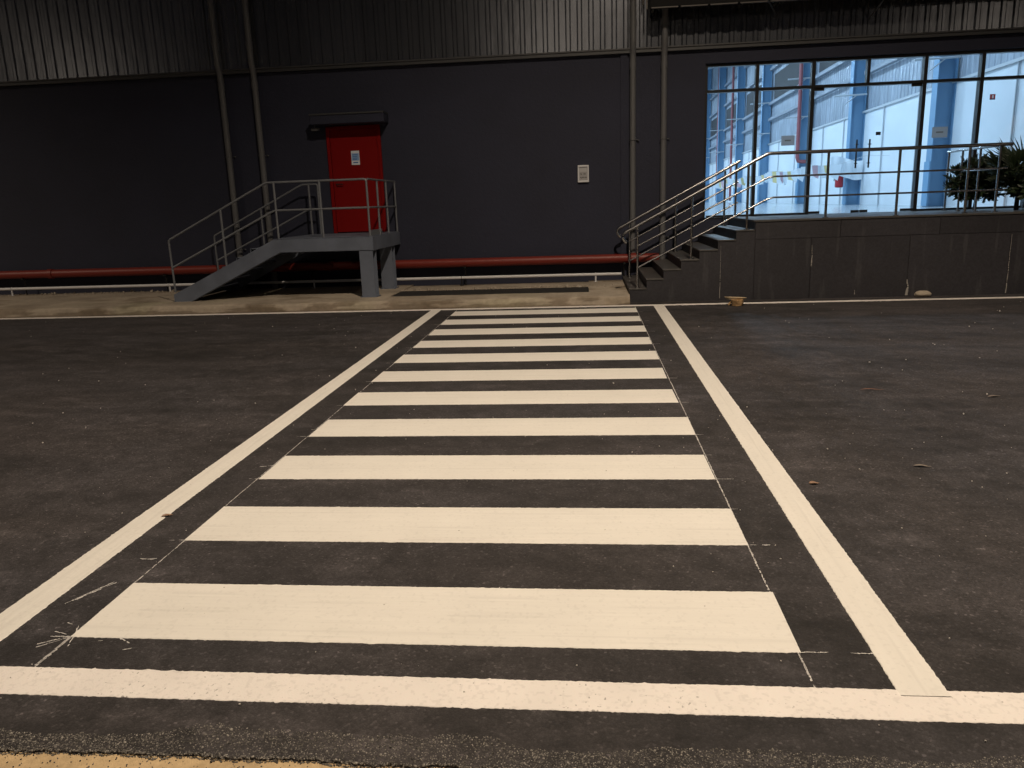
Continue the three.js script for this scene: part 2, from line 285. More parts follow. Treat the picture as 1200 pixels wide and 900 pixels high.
{
  const c = thing('pedestrian_crossing', 'freshly painted white zebra crossing on black asphalt leading to the pavement', 'crossing', [-0.65, 0, -2.3]);
  for (let k = 0; k < 11; k++) { const z = -2.568 - 0.896 * k + 0.002 * k * k; part(c, 'stripe', ribbon(-2.03 + rr(-0.012, 0.012), 0.738 - 0.03 * step(0, 6, k) + rr(-0.01, 0.01), z, z - 0.438, 0.004, { s: k + 1, jag: 0.004 }), M.stripe); }
  part(c, 'border_line', ribbon(-2.455, -2.3, -2.36, -11.96, 0.004, { along: 'z', s: 21, skew: 0.0005 }), M.stripe);
  part(c, 'border_line', ribbon(0.995, 1.15, -2.325, -11.96, 0.0065, { along: 'z', s: 22, skew: 0.0005 }), M.stripe);
  const chalkBits = [];
  const chalk = (x0, z0, x1, z1, w, dens, s) => {
    const L = Math.hypot(x1 - x0, z1 - z0), n = Math.round(L / 0.007), dx = (x1 - x0) / L, dz = (z1 - z0) / L;
    for (let i = 0; i < n; i++) {
      const t = i / n * L; if (hash(i, s, 401) > dens * (0.35 + 1.1 * vnoise(t * 7, s, 402))) continue;
      const l = rr(0.004, 0.016), ww = w * rr(0.3, 1), o = (rnd() - 0.5) * w * 0.6, cx = x0 + dx * t - dz * o, cz = z0 + dz * t + dx * o, g = new THREE.BufferGeometry(), q = [];
      for (const [a, b] of [[-l, -ww], [l, -ww * rnd()], [l * rnd(), ww], [-l, ww * rnd()]]) q.push(cx + (dx * a - dz * b) / 1, 0.0025, cz + dz * a + dx * b);
      g.setAttribute('position', new THREE.Float32BufferAttribute(q, 3)); g.setAttribute('normal', new THREE.Float32BufferAttribute([0, 1, 0, 0, 1, 0, 0, 1, 0, 0, 1, 0], 3)); g.setIndex([0, 2, 1, 0, 3, 2]); chalkBits.push(g.toNonIndexed());
    }
  };
  chalk(0.735, -2.36, 0.715, -12, 0.0045, 0.8, 1); chalk(-2.033, -2.36, -2.033, -12, 0.004, 0.62, 2); chalk(-2.034, -2.37, -2.031, -2.57, 0.006, 1.3, 31); chalk(-2.04, -2.37, -2.036, -2.57, 0.005, 0.9, 32);
  for (let k = 0; k < 11; k++) { const z = -2.568 - 0.896 * k + 0.002 * k * k; chalk(0.72, z, 0.72 + rr(0.06, 0.12), z + rr(-0.004, 0.004), 0.004, 1, 10 + k); chalk(-2.02, z, -2.02 - rr(0.05, 0.16), z + rr(-0.005, 0.005), 0.0035, 0.8, 40 + k); chalk(0.74, z - 0.438, 0.74 + rr(0, 0.05), z - 0.438, 0.003, 0.6, 60 + k); }
  for (const [a, b, cx, cz] of [[-2.02, -2.57, -2.06, -2.655], [-2.035, -2.575, -2.12, -2.6], [-2.04, -2.56, -2.12, -2.49], [-2.045, -2.565, -2.14, -2.505], [-2.02, -2.56, -2.0, -2.5], [-2.1, -2.66, -2.115, -2.665], [-1.99, -2.66, -2.0, -2.665]]) chalk(a, b, cx, cz, 0.0042, 0.95, 80 + a * 100);
  for (const [a, b, cx, cz, d] of [[-2.23, -2.82, -2.13, -3.02, 0.9], [-2.22, -2.83, -2.12, -3.01, 0.6], [-2.07, -3.24, -2.15, -3.25, 1], [-2.08, -3.25, -2.13, -3.24, 1], [-1.9, -2.54, -1.82, -2.56, 0.5], [-1.82, -2.56, -1.77, -2.53, 0.4], [-1.78, -2.48, -1.68, -2.52, 0.4], [-2.08, -4.6, -2.0, -4.66, 1], [-2.1, -4.58, -2.02, -4.6, 0.8], [-2.07, -5.4, -2.0, -5.45, 0.6], [-2.05, -6.4, -1.98, -6.45, 0.6], [0.93, -2.57, 1.0, -2.57, 0.6]]) chalk(a, b, cx, cz, 0.005, d * 0.55, 120 + Math.round(b * 100));
  const cm = part(c, 'chalk_setting_out', mergeGeometries(chalkBits), M.chalk, 'thin broken white chalk guide lines along both ends of the stripes'); cm.userData.kind = 'stuff';
}
single('edge_line', 'white painted edge line running under the foot of the zebra crossing border lines', 'road line', ribbon(-9, 9, -2.205, -2.358, 0.004, { s: 51, jag: 0.005, stepLen: 0.008 }), M.line);
single('edge_line', 'thin white painted edge line running along the foot of the concrete kerb and dark platform', 'road line', ribbon(-30, 20, -11.975, -12.095, 0.004, { s: 52, jag: 0.012, skew: -0.0004, stepLen: 0.05 }), M.line);

// loose chips along the broken edge, pebbles on the road, aggregate specks
{
  const g = new THREE.IcosahedronGeometry(1, 0), m = new THREE.Matrix4(), e = new THREE.Euler(), C = new THREE.Color();
  const n = 26000, im = new THREE.InstancedMesh(g, std([1, 1, 1], 0.9), n);
  for (let i = 0; i < n; i++) {
    const x = rr(-2.6, 2.0), ed = roadEdge(x), far = rnd() < 0.72, o = far ? -Math.pow(rnd(), 0.9) * (0.05 + 0.11 * fbm(x * 2.5, 2, 3, 333)) : rr(-0.006, 0.012) + (rnd() < 0.12 ? rr(0, 0.1) : 0), s = rr(0.0012, 0.003) * (rnd() < 0.04 ? 1.7 : 1);
    m.compose(V(x, (o > 0.006 ? -0.009 : -0.002) + s * 0.5, ed + o), new THREE.Quaternion().setFromEuler(e.set(rr(0, 6), rr(0, 6), rr(0, 6))), V(s * rr(0.8, 1.4), s * rr(0.6, 1), s)); im.setMatrixAt(i, m);
    const v = o > 0.006 ? rr(0.05, 0.2) : rnd() < 0.3 ? rr(0.16, 0.36) : rr(0.05, 0.16); im.setColorAt(i, C.setRGB(v, v * 0.94, v * 0.85));
  }
  stuff(im, 'loose_chippings', 'loose grey chippings along the broken asphalt edge beside the yellowish concrete', 'gravel');
  const n2 = 380, im2 = new THREE.InstancedMesh(g, std([0.5, 0.48, 0.45], 0.85), n2);
  for (let i = 0; i < n2; i++) {
    const near = i % 2, x = near ? rr(-3, 2.4) : rr(-10, 7), z = near ? rr(-6, -2.1) : rr(-12, -4), s = (near ? rr(0.0015, 0.004) : rr(0.0025, 0.0062)) * (rnd() < 0.06 ? 1.5 : 1);
    m.compose(V(x, 0.002 + s * 0.4, z), new THREE.Quaternion().setFromEuler(e.set(rr(0, 6), rr(0, 6), rr(0, 6))), V(s * rr(0.8, 1.5), s * 0.7, s)); im2.setMatrixAt(i, m);
  }
  stuff(im2, 'road_grit', 'tiny pale stones and grit scattered over the black asphalt', 'grit');
}
// small litter on the road
function dryLeaf(px, py, len, wid, turn, mat, label) {
  const p = level(px, py), g = new THREE.PlaneGeometry(len, wid, 10, 4), a = g.attributes.position;
  for (let i = 0; i < a.count; i++) { const u = clamp(a.getX(i) / len + 0.5), w = Math.sin(Math.PI * Math.pow(u, 0.8)) * 0.95 + 0.05; a.setY(i, a.getY(i) * w); a.setZ(i, 0.02 * len * Math.sin(u * 5) + 0.5 * a.getY(i) ** 2 / wid); }
  g.rotateX(-Math.PI / 2).rotateY(turn).translate(p[0], 0.006, p[2]); g.computeVertexNormals();
  single('dry_leaf', label, 'leaf', g, mat);
}
const leafTan = std([0.25, 0.16, 0.11], 0.9, { side: THREE.DoubleSide }), leafGrey = std([0.17, 0.145, 0.125], 0.9, { side: THREE.DoubleSide }), leafRust = std([0.22, 0.11, 0.07], 0.9, { side: THREE.DoubleSide });
dryLeaf(954, 567, 0.06, 0.036, 0.1, leafTan, 'small tan dry leaf on asphalt right beside the zebra border line');
dryLeaf(1081, 547, 0.1, 0.03, -0.15, leafGrey, 'grey feather-like dry leaf on open asphalt between border line and platform');
dryLeaf(1022, 457, 0.2, 0.02, 0.02, leafRust, 'thin rusty strip of dry leaf lying on asphalt before the platform');
dryLeaf(196, 605, 0.06, 0.03, 0.5, leafTan, 'tan dry leaf on asphalt between the stripes and opposite border line');
dryLeaf(1165, 465, 0.12, 0.035, 0.3, leafGrey, 'curled grey dry leaf on asphalt below the planted end of platform');

// ------------------------------------------------------------------ warehouse
const ZW = -14.7, TH = 0.25, WX0 = 2.09, WX1 = 7.67, WY0 = 1.222, WY1 = 3.85, CL = 4.14, EAVE = 10.6, HALL_Z = -74, BX0 = -30, BX1 = 16;
const W = thing('warehouse', 'dark charcoal warehouse with ribbed metal upper cladding and a lit glass entrance', 'building', [0, 0, ZW]);
part(W, 'wall', merge(
  box(BX0, WX0, -0.05, CL + 0.3, ZW, ZW - TH), box(WX1, BX1, -0.05, CL + 0.3, ZW, ZW - TH),
  box(WX0, WX1, WY1, CL + 0.3, ZW, ZW - TH), box(WX0, WX1, -0.05, 1.19, ZW, ZW - TH)), M.wall);
part(W, 'upper_wall', box(BX0, BX1, CL + 0.3, EAVE, ZW - 0.02, ZW - TH), M.wall);
part(W, 'pilaster', box(0.62, 0.74, 0.1, CL - 0.06, ZW + 0.035, ZW), M.wall);
// ribbed sheets, each a metre wide
{
  const pr = [[0, 0], [0.06, 0], [0.085, 0.026], [0.135, 0.026], [0.16, 0]];
  const mk = (cover, y0, y1, rows) => {
    const P = [], U = [], I = []; const pts = []; const ribs = Math.round(cover / 0.2);
    for (let r = 0; r < ribs; r++) for (const [a, b] of pr) pts.push([r * 0.2 + a, b]); pts.push([cover - 0.001, 0]);
    const fl = []; for (let i = 0; i < pts.length - 1; i++) fl.push([pts[i], pts[i + 1]]);
    fl.forEach(([a, b]) => { for (let j = 0; j < rows; j++) { const q = P.length / 3, ya = lerp(y0, y1, j / rows), yb = lerp(y0, y1, (j + 1) / rows); P.push(a[0], ya, a[1], b[0], ya, b[1], b[0], yb, b[1], a[0], yb, a[1]); U.push(a[0], ya, b[0], ya, b[0], yb, a[0], yb); I.push(q, q + 1, q + 2, q, q + 2, q + 3); } });
    const g = new THREE.BufferGeometry(); g.setAttribute('position', new THREE.Float32BufferAttribute(P, 3)); g.setAttribute('uv', new THREE.Float32BufferAttribute(U, 2)); g.setIndex(I); g.computeVertexNormals(); return g;
  };
  const sheet = mk(1, CL + 0.01, EAVE, 3);
  const tones = [0.86, 1, 1.12].map((k) => { const m = M.clad.clone(); m.color = lin(0.165 * k, 0.178 * k, 0.205 * k); m.metalness = 0.78; m.roughness = 0.21 + 0.05 * k; return m; });
  for (let x = BX0; x < BX1; x++) { const m = shade(new THREE.Mesh(sheet, tones[Math.floor(hash(x, 4, 2) * 3)])); m.name = 'cladding_sheet'; m.position.set(x, 0, 0.035 + 0.002 * (hash(x, 1, 1) - 0.5)); m.rotation.y = 0.008 * (hash(x, 2, 9) - 0.5); W.add(m); }
  part(W, 'cladding_trim', merge(box(BX0, BX1, CL - 0.01, CL + 0.012, ZW, ZW + 0.105), box(BX0, BX1, CL - 0.065, CL - 0.011, ZW + 0.02, ZW + 0.085)), M.trim);
}
part(W, 'roof', merge(box(BX0 - 0.3, BX1 + 0.3, EAVE, EAVE + 0.25, ZW + 0.3, HALL_Z - 0.3)), M.dark);
part(W, 'side_wall', merge(box(BX0, BX0 + TH, -0.05, EAVE, ZW - TH, HALL_Z), box(BX1 - TH, BX1, -0.05, EAVE, ZW - TH, HALL_Z), box(BX0, BX1, -0.05, EAVE, HALL_Z, HALL_Z - TH)), M.wall);
// glazed entrance
{
  const zf = ZW - 0.06, f = 0.05, F = part(W, 'glazed_entrance', merge(
    rbox(WX0, WX0 + f, WY0, WY1, zf, zf - 0.12, 0.004), rbox(WX1 - f, WX1, WY0, WY1, zf, zf - 0.12, 0.004), rbox(WX0 + f, WX1 - f, WY1 - f, WY1, zf, zf - 0.12, 0.004), rbox(WX0, WX1, 1.195, WY0, ZW - 0.01, zf - 0.16, 0.004)), M.frame);
  const mx = [2.99, 3.94, 5.8, 6.73];
  for (const x of mx) part(F, 'mullion', rbox(x - 0.03, x + 0.03, WY0, WY1 - f, zf + 0.004, zf - 0.124, 0.006), M.frame);
  part(F, 'mullion', rbox(4.86 - 0.025, 4.86 + 0.025, 3.42, WY1 - f, zf, zf - 0.12, 0.006), M.frame);
  const cuts = [WX0 + f, 2.99, 3.94, 5.8, 6.73, WX1 - f];
  for (let i = 0; i < 5; i++) part(F, 'transom', rbox(cuts[i] + (i ? 0.03 : 0), cuts[i + 1] - (i < 4 ? 0.03 : 0), 3.37, 3.42, zf, zf - 0.12, 0.006), M.frame);
  const zg = zf - 0.05, pane = (a, b, y0, y1, n) => part(F, n, uvMetres(new THREE.PlaneGeometry(b - a, y1 - y0).translate((a + b) / 2, (y0 + y1) / 2, zg)), M.glass);
  const top = [WX0 + f, 2.99, 3.94, 4.86, 5.8, 6.73, WX1 - f];
  for (let i = 0; i < 6; i++) pane(top[i] + 0.01, top[i + 1] - 0.01, 3.41, WY1 - f + 0.01, 'pane');
  for (const [a, b] of [[WX0 + f, 2.99], [2.99, 3.94], [5.8, 6.73], [6.73, WX1 - f]]) { pane(a + 0.01, b - 0.01, WY0, 3.38, 'pane'); part(F, 'bottom_rail', box(a + 0.03, b - 0.03, WY0 + 0.001, WY0 + 0.035, zf - 0.02, zf - 0.08), M.frame); }
  for (const [a, b, s] of [[3.972, 4.856, 1], [4.864, 5.768, -1]]) {
    const d = pane(a, b, WY0 + 0.012, 3.365, 'glass_door_leaf'); const hinge = s > 0 ? a : b, meet = s > 0 ? b : a, hx = meet - s * 0.105;
    // third level: fittings belong to the entrance
    part(F, 'patch_fitting', rbox(hinge, hinge + s * 0.17, 3.325, 3.37, zg + 0.018, zg - 0.018, 0.004), M.black); part(F, 'patch_fitting', rbox(hinge, hinge + s * 0.2, WY0 + 0.005, WY0 + 0.05, zg + 0.018, zg - 0.018, 0.004), M.black);
    part(F, 'patch_fitting', rbox(meet - s * 0.14, meet - s * 0.002, WY0 + 0.005, WY0 + 0.05, zg + 0.018, zg - 0.018, 0.004), M.black);
    for (const o of [0.06, -0.06]) part(F, 'pull_handle', merge(rod([hx - 0.02 * Math.sign(o), 2.0, zg + o], [hx - 0.02 * Math.sign(o), 2.48, zg + o], 0.014), rod([hx - 0.02 * Math.sign(o), 2.08, zg], [hx - 0.02 * Math.sign(o), 2.08, zg + o], 0.01), rod([hx - 0.02 * Math.sign(o), 2.4, zg], [hx - 0.02 * Math.sign(o), 2.4, zg + o], 0.01)), M.black);
  }
  part(F, 'door_plate', rbox(5.06, 5.14, 2.545, 2.6, zg + 0.012, zg - 0.004, 0.003), M.black);
}
// notices stuck on the glass
function card(name, label, cat, x0, x1, y0, y1, z, draw, w = 128, h = 160, base = 0.9, group) {
  const c = document.createElement('canvas'); c.width = w; c.height = h; const k = c.getContext('2d'); draw(k, w, h);
  const t = new THREE.CanvasTexture(c); t.colorSpace = THREE.SRGBColorSpace; t.magFilter = THREE.LinearFilter;
  const sheer = base < 0.85, m = new THREE.MeshPhysicalMaterial({ color: lin(base, base, base), map: t, roughness: sheer ? 1 : 0.75, transmission: sheer ? 0.5 : 0, thickness: 0, side: THREE.DoubleSide }), g = (sheer ? new THREE.PlaneGeometry(x1 - x0, y1 - y0) : new THREE.BoxGeometry(x1 - x0, y1 - y0, 0.006)).translate((x0 + x1) / 2, (y0 + y1) / 2, z);
  return single(name, label, cat, g, m, group);
}
const glassFront = ZW - 0.06 - 0.05 + 0.006;
const plate = (k, w, h) => { k.fillStyle = '#9a9da0'; k.fillRect(0, 0, w, h); k.fillStyle = '#6d6a66'; k.fillRect(w * 0.26, h * 0.42, w * 0.46, h * 0.14); };
card('glass_notice', 'grey paper notice on the glass left of the double doors', 'notice', 3.45, 3.68, 2.43, 2.6, glassFront, plate, 128, 96, 0.8);
card('glass_notice', 'grey paper notice on the glass right of the double doors', 'notice', 6.0, 6.26, 2.46, 2.64, glassFront, plate, 128, 96, 0.8);
card('glass_sticker', 'small red and white square sticker high on the end glass pane', 'sticker', 6.9, 6.99, 3.05, 3.14, glassFront, (k, w, h) => { k.fillStyle = '#a33a3a'; k.fillRect(0, 0, w, h); k.fillStyle = '#e6e0e0'; k.fillRect(w * 0.4, h * 0.2, w * 0.3, h * 0.55); k.fillStyle = '#30304a'; k.fillRect(0, h * 0.8, w, h * 0.2); }, 64, 64, 0.8);
// red service door under its canopy
{
  const D = part(W, 'door', rbox(-4.72, -3.83, 1.17, 3.02, ZW + 0.025, ZW - 0.03, 0.006), M.red, 'plain red metal service door');
  part(D, 'door_frame', merge(rbox(-4.785, -4.725, 1.15, 3.085, ZW + 0.045, ZW - 0.02, 0.006), rbox(-3.825, -3.765, 1.15, 3.085, ZW + 0.045, ZW - 0.02, 0.006), rbox(-4.725, -3.825, 3.025, 3.085, ZW + 0.045, ZW - 0.02, 0.006)), M.red);
  part(D, 'handle', merge(rod([-4.65, 2.05, ZW + 0.025], [-4.65, 2.05, ZW + 0.07], 0.012), rod([-4.65, 2.05, ZW + 0.07], [-4.53, 2.05, ZW + 0.07], 0.01)), M.frame);
  for (const y of [1.4, 2.1, 2.8]) part(D, 'hinge', rod([-3.83, y - 0.05, ZW + 0.035], [-3.83, y + 0.05, ZW + 0.035], 0.012), M.red);
  const C = part(W, 'door_canopy', rbox(-4.97, -3.6, 3.1, 3.27, ZW + 0.34, ZW - 0.01, 0.012), M.wall);
  part(C, 'drip_edge', rbox(-4.975, -3.595, 3.255, 3.285, ZW + 0.36, ZW, 0.006), M.trim);
}
card('door_notice', 'pale blue printed notice on the red service door', 'notice', -4.34, -4.185, 2.39, 2.64, ZW + 0.031, (k, w, h) => {
  k.fillStyle = '#e9f0fb'; k.fillRect(0, 0, w, h); k.fillStyle = '#8fb4e6'; k.fillRect(w * 0.06, h * 0.18, w * 0.88, h * 0.52); k.fillStyle = '#3f6fb5';
  for (const y of [0.26, 0.38, 0.5, 0.6]) k.fillRect(w * 0.16, h * y, w * (0.45 + 0.2 * hash(y * 100, 3)), h * 0.045); k.fillRect(w * 0.2, h * 0.8, w * 0.6, h * 0.08);
});
single('bulkhead_fitting', 'small grey metal fitting under the corner of the door canopy', 'fitting', merge(rod([-4.99, 3.03, ZW + 0.2], [-4.87, 3.03, ZW + 0.2], 0.03, 12), rod([-4.93, 3.03, ZW + 0.2], [-4.93, 3.11, ZW + 0.2], 0.012), rod([-4.87, 3.03, ZW + 0.2], [-4.85, 3.03, ZW + 0.2], 0.02, 12)), M.pipe);
// sign box on the dark wall
{
  const b = thing('wall_plate', 'small white framed plate with dark lettering on the bare dark wall', 'plate', [-0.055, 2.075, ZW]);
  part(b, 'frame', merge(rbox(-0.155, 0.045, 2.195, 2.225, ZW, ZW + 0.05, 0.006), rbox(-0.155, 0.045, 1.925, 1.955, ZW, ZW + 0.05, 0.006), rbox(-0.155, -0.13, 1.956, 2.194, ZW, ZW + 0.05, 0.006), rbox(0.02, 0.045, 1.956, 2.194, ZW, ZW + 0.05, 0.006)), M.white);
  const c = document.createElement('canvas'); c.width = 128; c.height = 160; const k = c.getContext('2d'); k.fillStyle = '#9c9da0'; k.fillRect(0, 0, 128, 160); k.fillStyle = '#b4b6ba'; k.fillRect(8, 14, 112, 44);
  k.fillStyle = '#2a2826'; for (let i = 0; i < 2; i++) for (let j = 0; j < (i ? 6 : 5); j++) for (let s = 0; s < 3; s++) if (!(i === 0 && j === 2)) k.fillRect(12 + j * 18 + 3 * hash(j, i, s), 74 + i * 42 + 10 * hash(s, j, i + 5), 12 * (0.4 + 0.6 * hash(i, s, j)), 8);
  const t = new THREE.CanvasTexture(c); t.colorSpace = THREE.SRGBColorSpace; part(b, 'face', new THREE.BoxGeometry(0.15, 0.24, 0.02).translate(-0.055, 2.075, ZW + 0.02), new THREE.MeshStandardMaterial({ map: t, roughness: 0.5 }));
}
// long dark board over the entrance, held off the cladding by stays
{
  const B = thing('fascia_board', 'long dark board held off the cladding above the glass entrance', 'board', [6, 4.66, -14.2]);
  part(B, 'board', rbox(1.08, 15, 4.68, 6.3, -14.28, -14.1, 0.01), M.dark);
  for (let i = 0; i < 28; i++) part(B, 'edge_strip', rbox(1.1 + i * 0.48, 1.1 + i * 0.48 + 0.44, 4.655, 4.677, -14.12, -14.095, 0.004), M.darkEdge);
  for (const x of [1.16, 3.2, 5.2, 7.2, 9.2]) part(B, 'bracket', merge(rod([x, 4.72, -14.28], [x, 4.72, ZW + 0.03], 0.018), rod([x, 5.9, -14.28], [x, 5.9, ZW + 0.03], 0.018)), M.darkEdge);
  part(B, 'end_angle', merge(rbox(1.02, 1.045, 4.66, 6.3, -14.2, -14.16, 0.004), rbox(0.98, 1.0, 4.8, 6.3, -14.5, -14.47, 0.004)), M.darkEdge);
  part(B, 'stay', rod([2.98, 4.7, -14.12], [3.25, 4.52, ZW + 0.08], 0.012), M.darkEdge); part(B, 'stay', rod([4.9, 4.72, -14.12], [4.76, 4.42, ZW + 0.08], 0.012), M.darkEdge);
}
// downpipes
function downpipe(x, top, label, bottom = 0.09) {
  const p = thing('downpipe', label, 'pipe', [x, 0, ZW + 0.11], 'downpipes on the warehouse wall');
  part(p, 'pipe', bent([[x, top, ZW + 0.15], [x, CL + 0.12, ZW + 0.15], [x, CL - 0.12, ZW + 0.085], [x, bottom, ZW + 0.085]], 0.054, 0.06, 14), M.pipe);
  for (const y of [2.62, 0.9]) part(p, 'clip', merge(new THREE.TorusGeometry(0.057, 0.008, 6, 18).rotateX(Math.PI / 2).translate(x, y, ZW + 0.085), rod([x + 0.055, y, ZW], [x + 0.11, y, ZW + 0.05], 0.012, 8)), M.pipe);
  part(p, 'coupling', rod([x, CL - 0.34, ZW + 0.085], [x, CL - 0.22, ZW + 0.085], 0.06, 14), M.pipe);
  part(p, 'coupling', rod([x, CL + 0.34, ZW + 0.15], [x, CL + 0.46, ZW + 0.15], 0.06, 14), M.pipe);
}
downpipe(-6.67, EAVE, 'grey downpipe behind the steel stair flight, farther from the red door');
downpipe(-6.03, EAVE, 'grey downpipe behind the steel stairs, closer to the red door');
downpipe(0.83, EAVE, 'grey downpipe beside the foot of the platform steps, rising past the cladding', 0.5);
downpipe(1.37, 4.9, 'grey downpipe coming from under the dark board beside the glass entrance', 0.5);
// red fire main and white conduit along the foot of the wall
{
  const p = thing('fire_main', 'red painted water main running along the foot of the wall', 'pipe', [0, 0.54, ZW + 0.17]);
  part(p, 'pipe', rod([-24, 0.545, ZW + 0.17], [1.3, 0.545, ZW + 0.17], 0.08, 20), M.redPipe);
  for (let x = -22; x < 1; x += 5.7) part(p, 'coupling', rod([x, 0.545, ZW + 0.17], [x + 0.1, 0.545, ZW + 0.17], 0.094, 20), M.redPipe);
  for (let x = -20; x < 1; x += 2.95) part(p, 'bracket', merge(box(x, x + 0.04, 0.44, 0.475, ZW, ZW + 0.25), rod([x + 0.02, 0.44, ZW + 0.17], [x + 0.02, 0.13, ZW + 0.17], 0.012)), M.dark);
  const q = thing('conduit', 'thin white conduit pipe running low along the wall below the red main', 'pipe', [0, 0.27, ZW + 0.22]);
  part(q, 'pipe', rod([-24, 0.27, ZW + 0.22], [0.62, 0.27, ZW + 0.22], 0.026, 12), M.white);
  for (const x of [-20, -17, -14.2, -11.4, -8.1, -5.2, -2.35, 0.15]) part(q, 'post', merge(rod([x, 0.13, ZW + 0.22], [x, 0.245, ZW + 0.22], 0.016, 8), box(x - 0.035, x + 0.035, 0.13, 0.138, ZW + 0.19, ZW + 0.25), new THREE.TorusGeometry(0.03, 0.006, 6, 14).rotateY(Math.PI / 2).translate(x, 0.27, ZW + 0.22)), x === -2.35 ? M.dark : M.white);
}

// ------------------------------------------------------------------ hall interior seen through the glass
{
  const FL = 1.2, a = 1.3 * Math.PI / 180, ox = 8.05, oz = -16;      // the side wall runs back from the entrance, a little off square
  const wallX = (z) => ox + Math.tan(a) * (oz - z);
  part(W, 'hall_floor', box(-12, wallX(HALL_Z), FL - 0.2, FL, ZW - TH, HALL_Z), M.hallFloor);
  part(W, 'hall_ceiling', box(-12, wallX(HALL_Z), EAVE - 0.1, EAVE - 0.002, ZW - TH, HALL_Z), M.hallGrey);
  part(W, 'hall_partition', merge(box(-12.2, -12, FL, EAVE - 0.1, ZW - TH, HALL_Z), box(-12, 12, FL, EAVE - 0.1, HALL_Z + 0.3, HALL_Z + 0.05)), M.hallWhite);
  part(W, 'hall_lining', merge(box(-12, WX0 - 0.02, FL, EAVE - 0.1, ZW - TH - 0.001, ZW - TH - 0.03), box(WX0 - 0.02, wallX(ZW), WY1 + 0.03, EAVE - 0.1, ZW - TH - 0.001, ZW - TH - 0.03)), M.hallWhite);
  const S = new THREE.Group(); S.name = 'hall_side_wall'; S.position.set(ox, 0, oz - ZW); S.rotation.y = -a; W.add(S);   // local -z runs back along the wall
  const sp = (n, g, m, l) => { const k = shade(new THREE.Mesh(g, m)); k.name = n; if (l) k.userData.label = l; S.add(k); return k; };
  const BND = 3.88, back = -57.5;
  const colZ = [-19.1, -25.3, -31.5, -39.2, -46.4, -53.6, -60.8].map((z) => (z - oz) / Math.cos(a));
  sp('masonry', box(0, 0.2, FL, BND, 1.06, back), M.hallWhite);
  sp('sill', box(-0.05, 0.0, BND - 0.03, BND + 0.03, 1.06, back), M.hallGrey);
  const bays = [1.0, ...colZ, back];
  const profile = (z0, z1) => { const P = [], U = [], I = []; let x = 0; const pts = []; for (let z = z0; z > z1; z -= 0.25) { pts.push([z, 0.06], [z - 0.12, 0.06], [z - 0.15, 0.045], [z - 0.22, 0.045]); } pts.push([z1, 0.06]);
    for (let i = 0; i < pts.length - 1; i++) { const q = P.length / 3; for (const [p, y] of [[pts[i], BND + 0.03], [pts[i + 1], BND + 0.03], [pts[i + 1], EAVE - 0.1], [pts[i], EAVE - 0.1]]) { P.push(p[1], y, p[0]); U.push(p[0], y); } I.push(q, q + 1, q + 2, q, q + 2, q + 3); }
    const g = new THREE.BufferGeometry(); g.setAttribute('position', new THREE.Float32BufferAttribute(P, 3)); g.setAttribute('uv', new THREE.Float32BufferAttribute(U, 2)); g.setIndex(I); g.computeVertexNormals(); return g; };
  for (let i = 0; i < bays.length - 1; i++) sp('lining_sheet', profile(bays[i], bays[i + 1]), M.hallClad);
  for (const y of [4.9, 5.6, 7.1, 8.3]) for (let i = 0; i < bays.length - 1; i++) sp('girt', merge(box(-0.12, 0.015, y, y + 0.02, bays[i] - 0.22, bays[i + 1] + 0.22), box(-0.13, -0.12, y, y + 0.12, bays[i] - 0.22, bays[i + 1] + 0.22)), M.hallGirt);
  for (let i = 1; i < bays.length - 1; i++) { const m = sp('louvre_window', box(-0.03, 0.01, 5.75, 6.85, bays[i] - 0.5, bays[i + 1] + 0.9), M.hallDark); }
  for (const z of colZ) {
    sp('steel_column', merge(box(-0.4, -0.38, FL, EAVE - 0.1, z + 0.15, z - 0.15), box(-0.02, 0, FL, EAVE - 0.1, z + 0.15, z - 0.15), box(-0.38, -0.02, FL, EAVE - 0.1, z + 0.008, z - 0.008)), M.hallBlue);
    for (const y of [4.35, 5.7]) { const k = shade(new THREE.Mesh(merge(rod([-0.95, y, z + 0.2], [0, y + 0.02, z + 0.2], 0.025), rod([-0.62, y - 0.25, z + 0.2], [-0.3, y, z + 0.2], 0.014)), M.hallGrey)); k.name = 'bracket_arm'; S.add(k); }
    const k = shade(new THREE.Mesh(box(-0.43, -0.402, FL + 0.02, FL + 1.0, z + 0.155, z - 0.155), M.hallBlueLight)); k.name = 'corner_guard'; S.add(k);
  }
  for (const [k, [z, y0, y1, n]] of [[colZ[2] + 0.25, 2.75, EAVE - 0.2, 0.07], [colZ[4] - 2.2, 1.3, EAVE - 0.2, 0.07], [colZ[5] - 0.6, 1.3, EAVE - 0.2, 0.1]].entries()) sp('sprinkler_riser', k === 0 ? bent([[-0.5, y1, z], [-0.5, y0, z], [-0.02, y0, z]], n, 0.12) : rod([-0.3, y0, z], [-0.3, y1, z], n), M.hallRed);
  for (let i = 0; i < bays.length - 1; i++) for (const f of [0.3, 0.7]) sp('wall_conduit', rod([-0.03, FL, lerp(bays[i], bays[i + 1], f)], [-0.03, BND - 0.04, lerp(bays[i], bays[i + 1], f)], 0.02, 6), M.hallGrey);
  const at = (x, y, z) => V(x, y, z).applyAxisAngle(V(0, 1, 0), -a).add(V(ox, 0, oz));
  // extinguisher on the second column
  const e0 = at(-0.62, 1.72, colZ[1] + 0.1), E = thing('fire_extinguisher', 'red fire extinguisher hung on a blue column inside the lit hall', 'extinguisher', [e0.x, e0.y, e0.z]);
  part(E, 'cylinder', new THREE.LatheGeometry([[0, 0], [0.11, 0.01], [0.12, 0.04], [0.12, 0.38], [0.08, 0.45], [0.03, 0.48], [0.03, 0.52], [0, 0.52]].map(([x, y]) => new THREE.Vector2(x, y)), 18).translate(e0.x, e0.y, e0.z), std([0.4, 0.02, 0.03], 0.35));
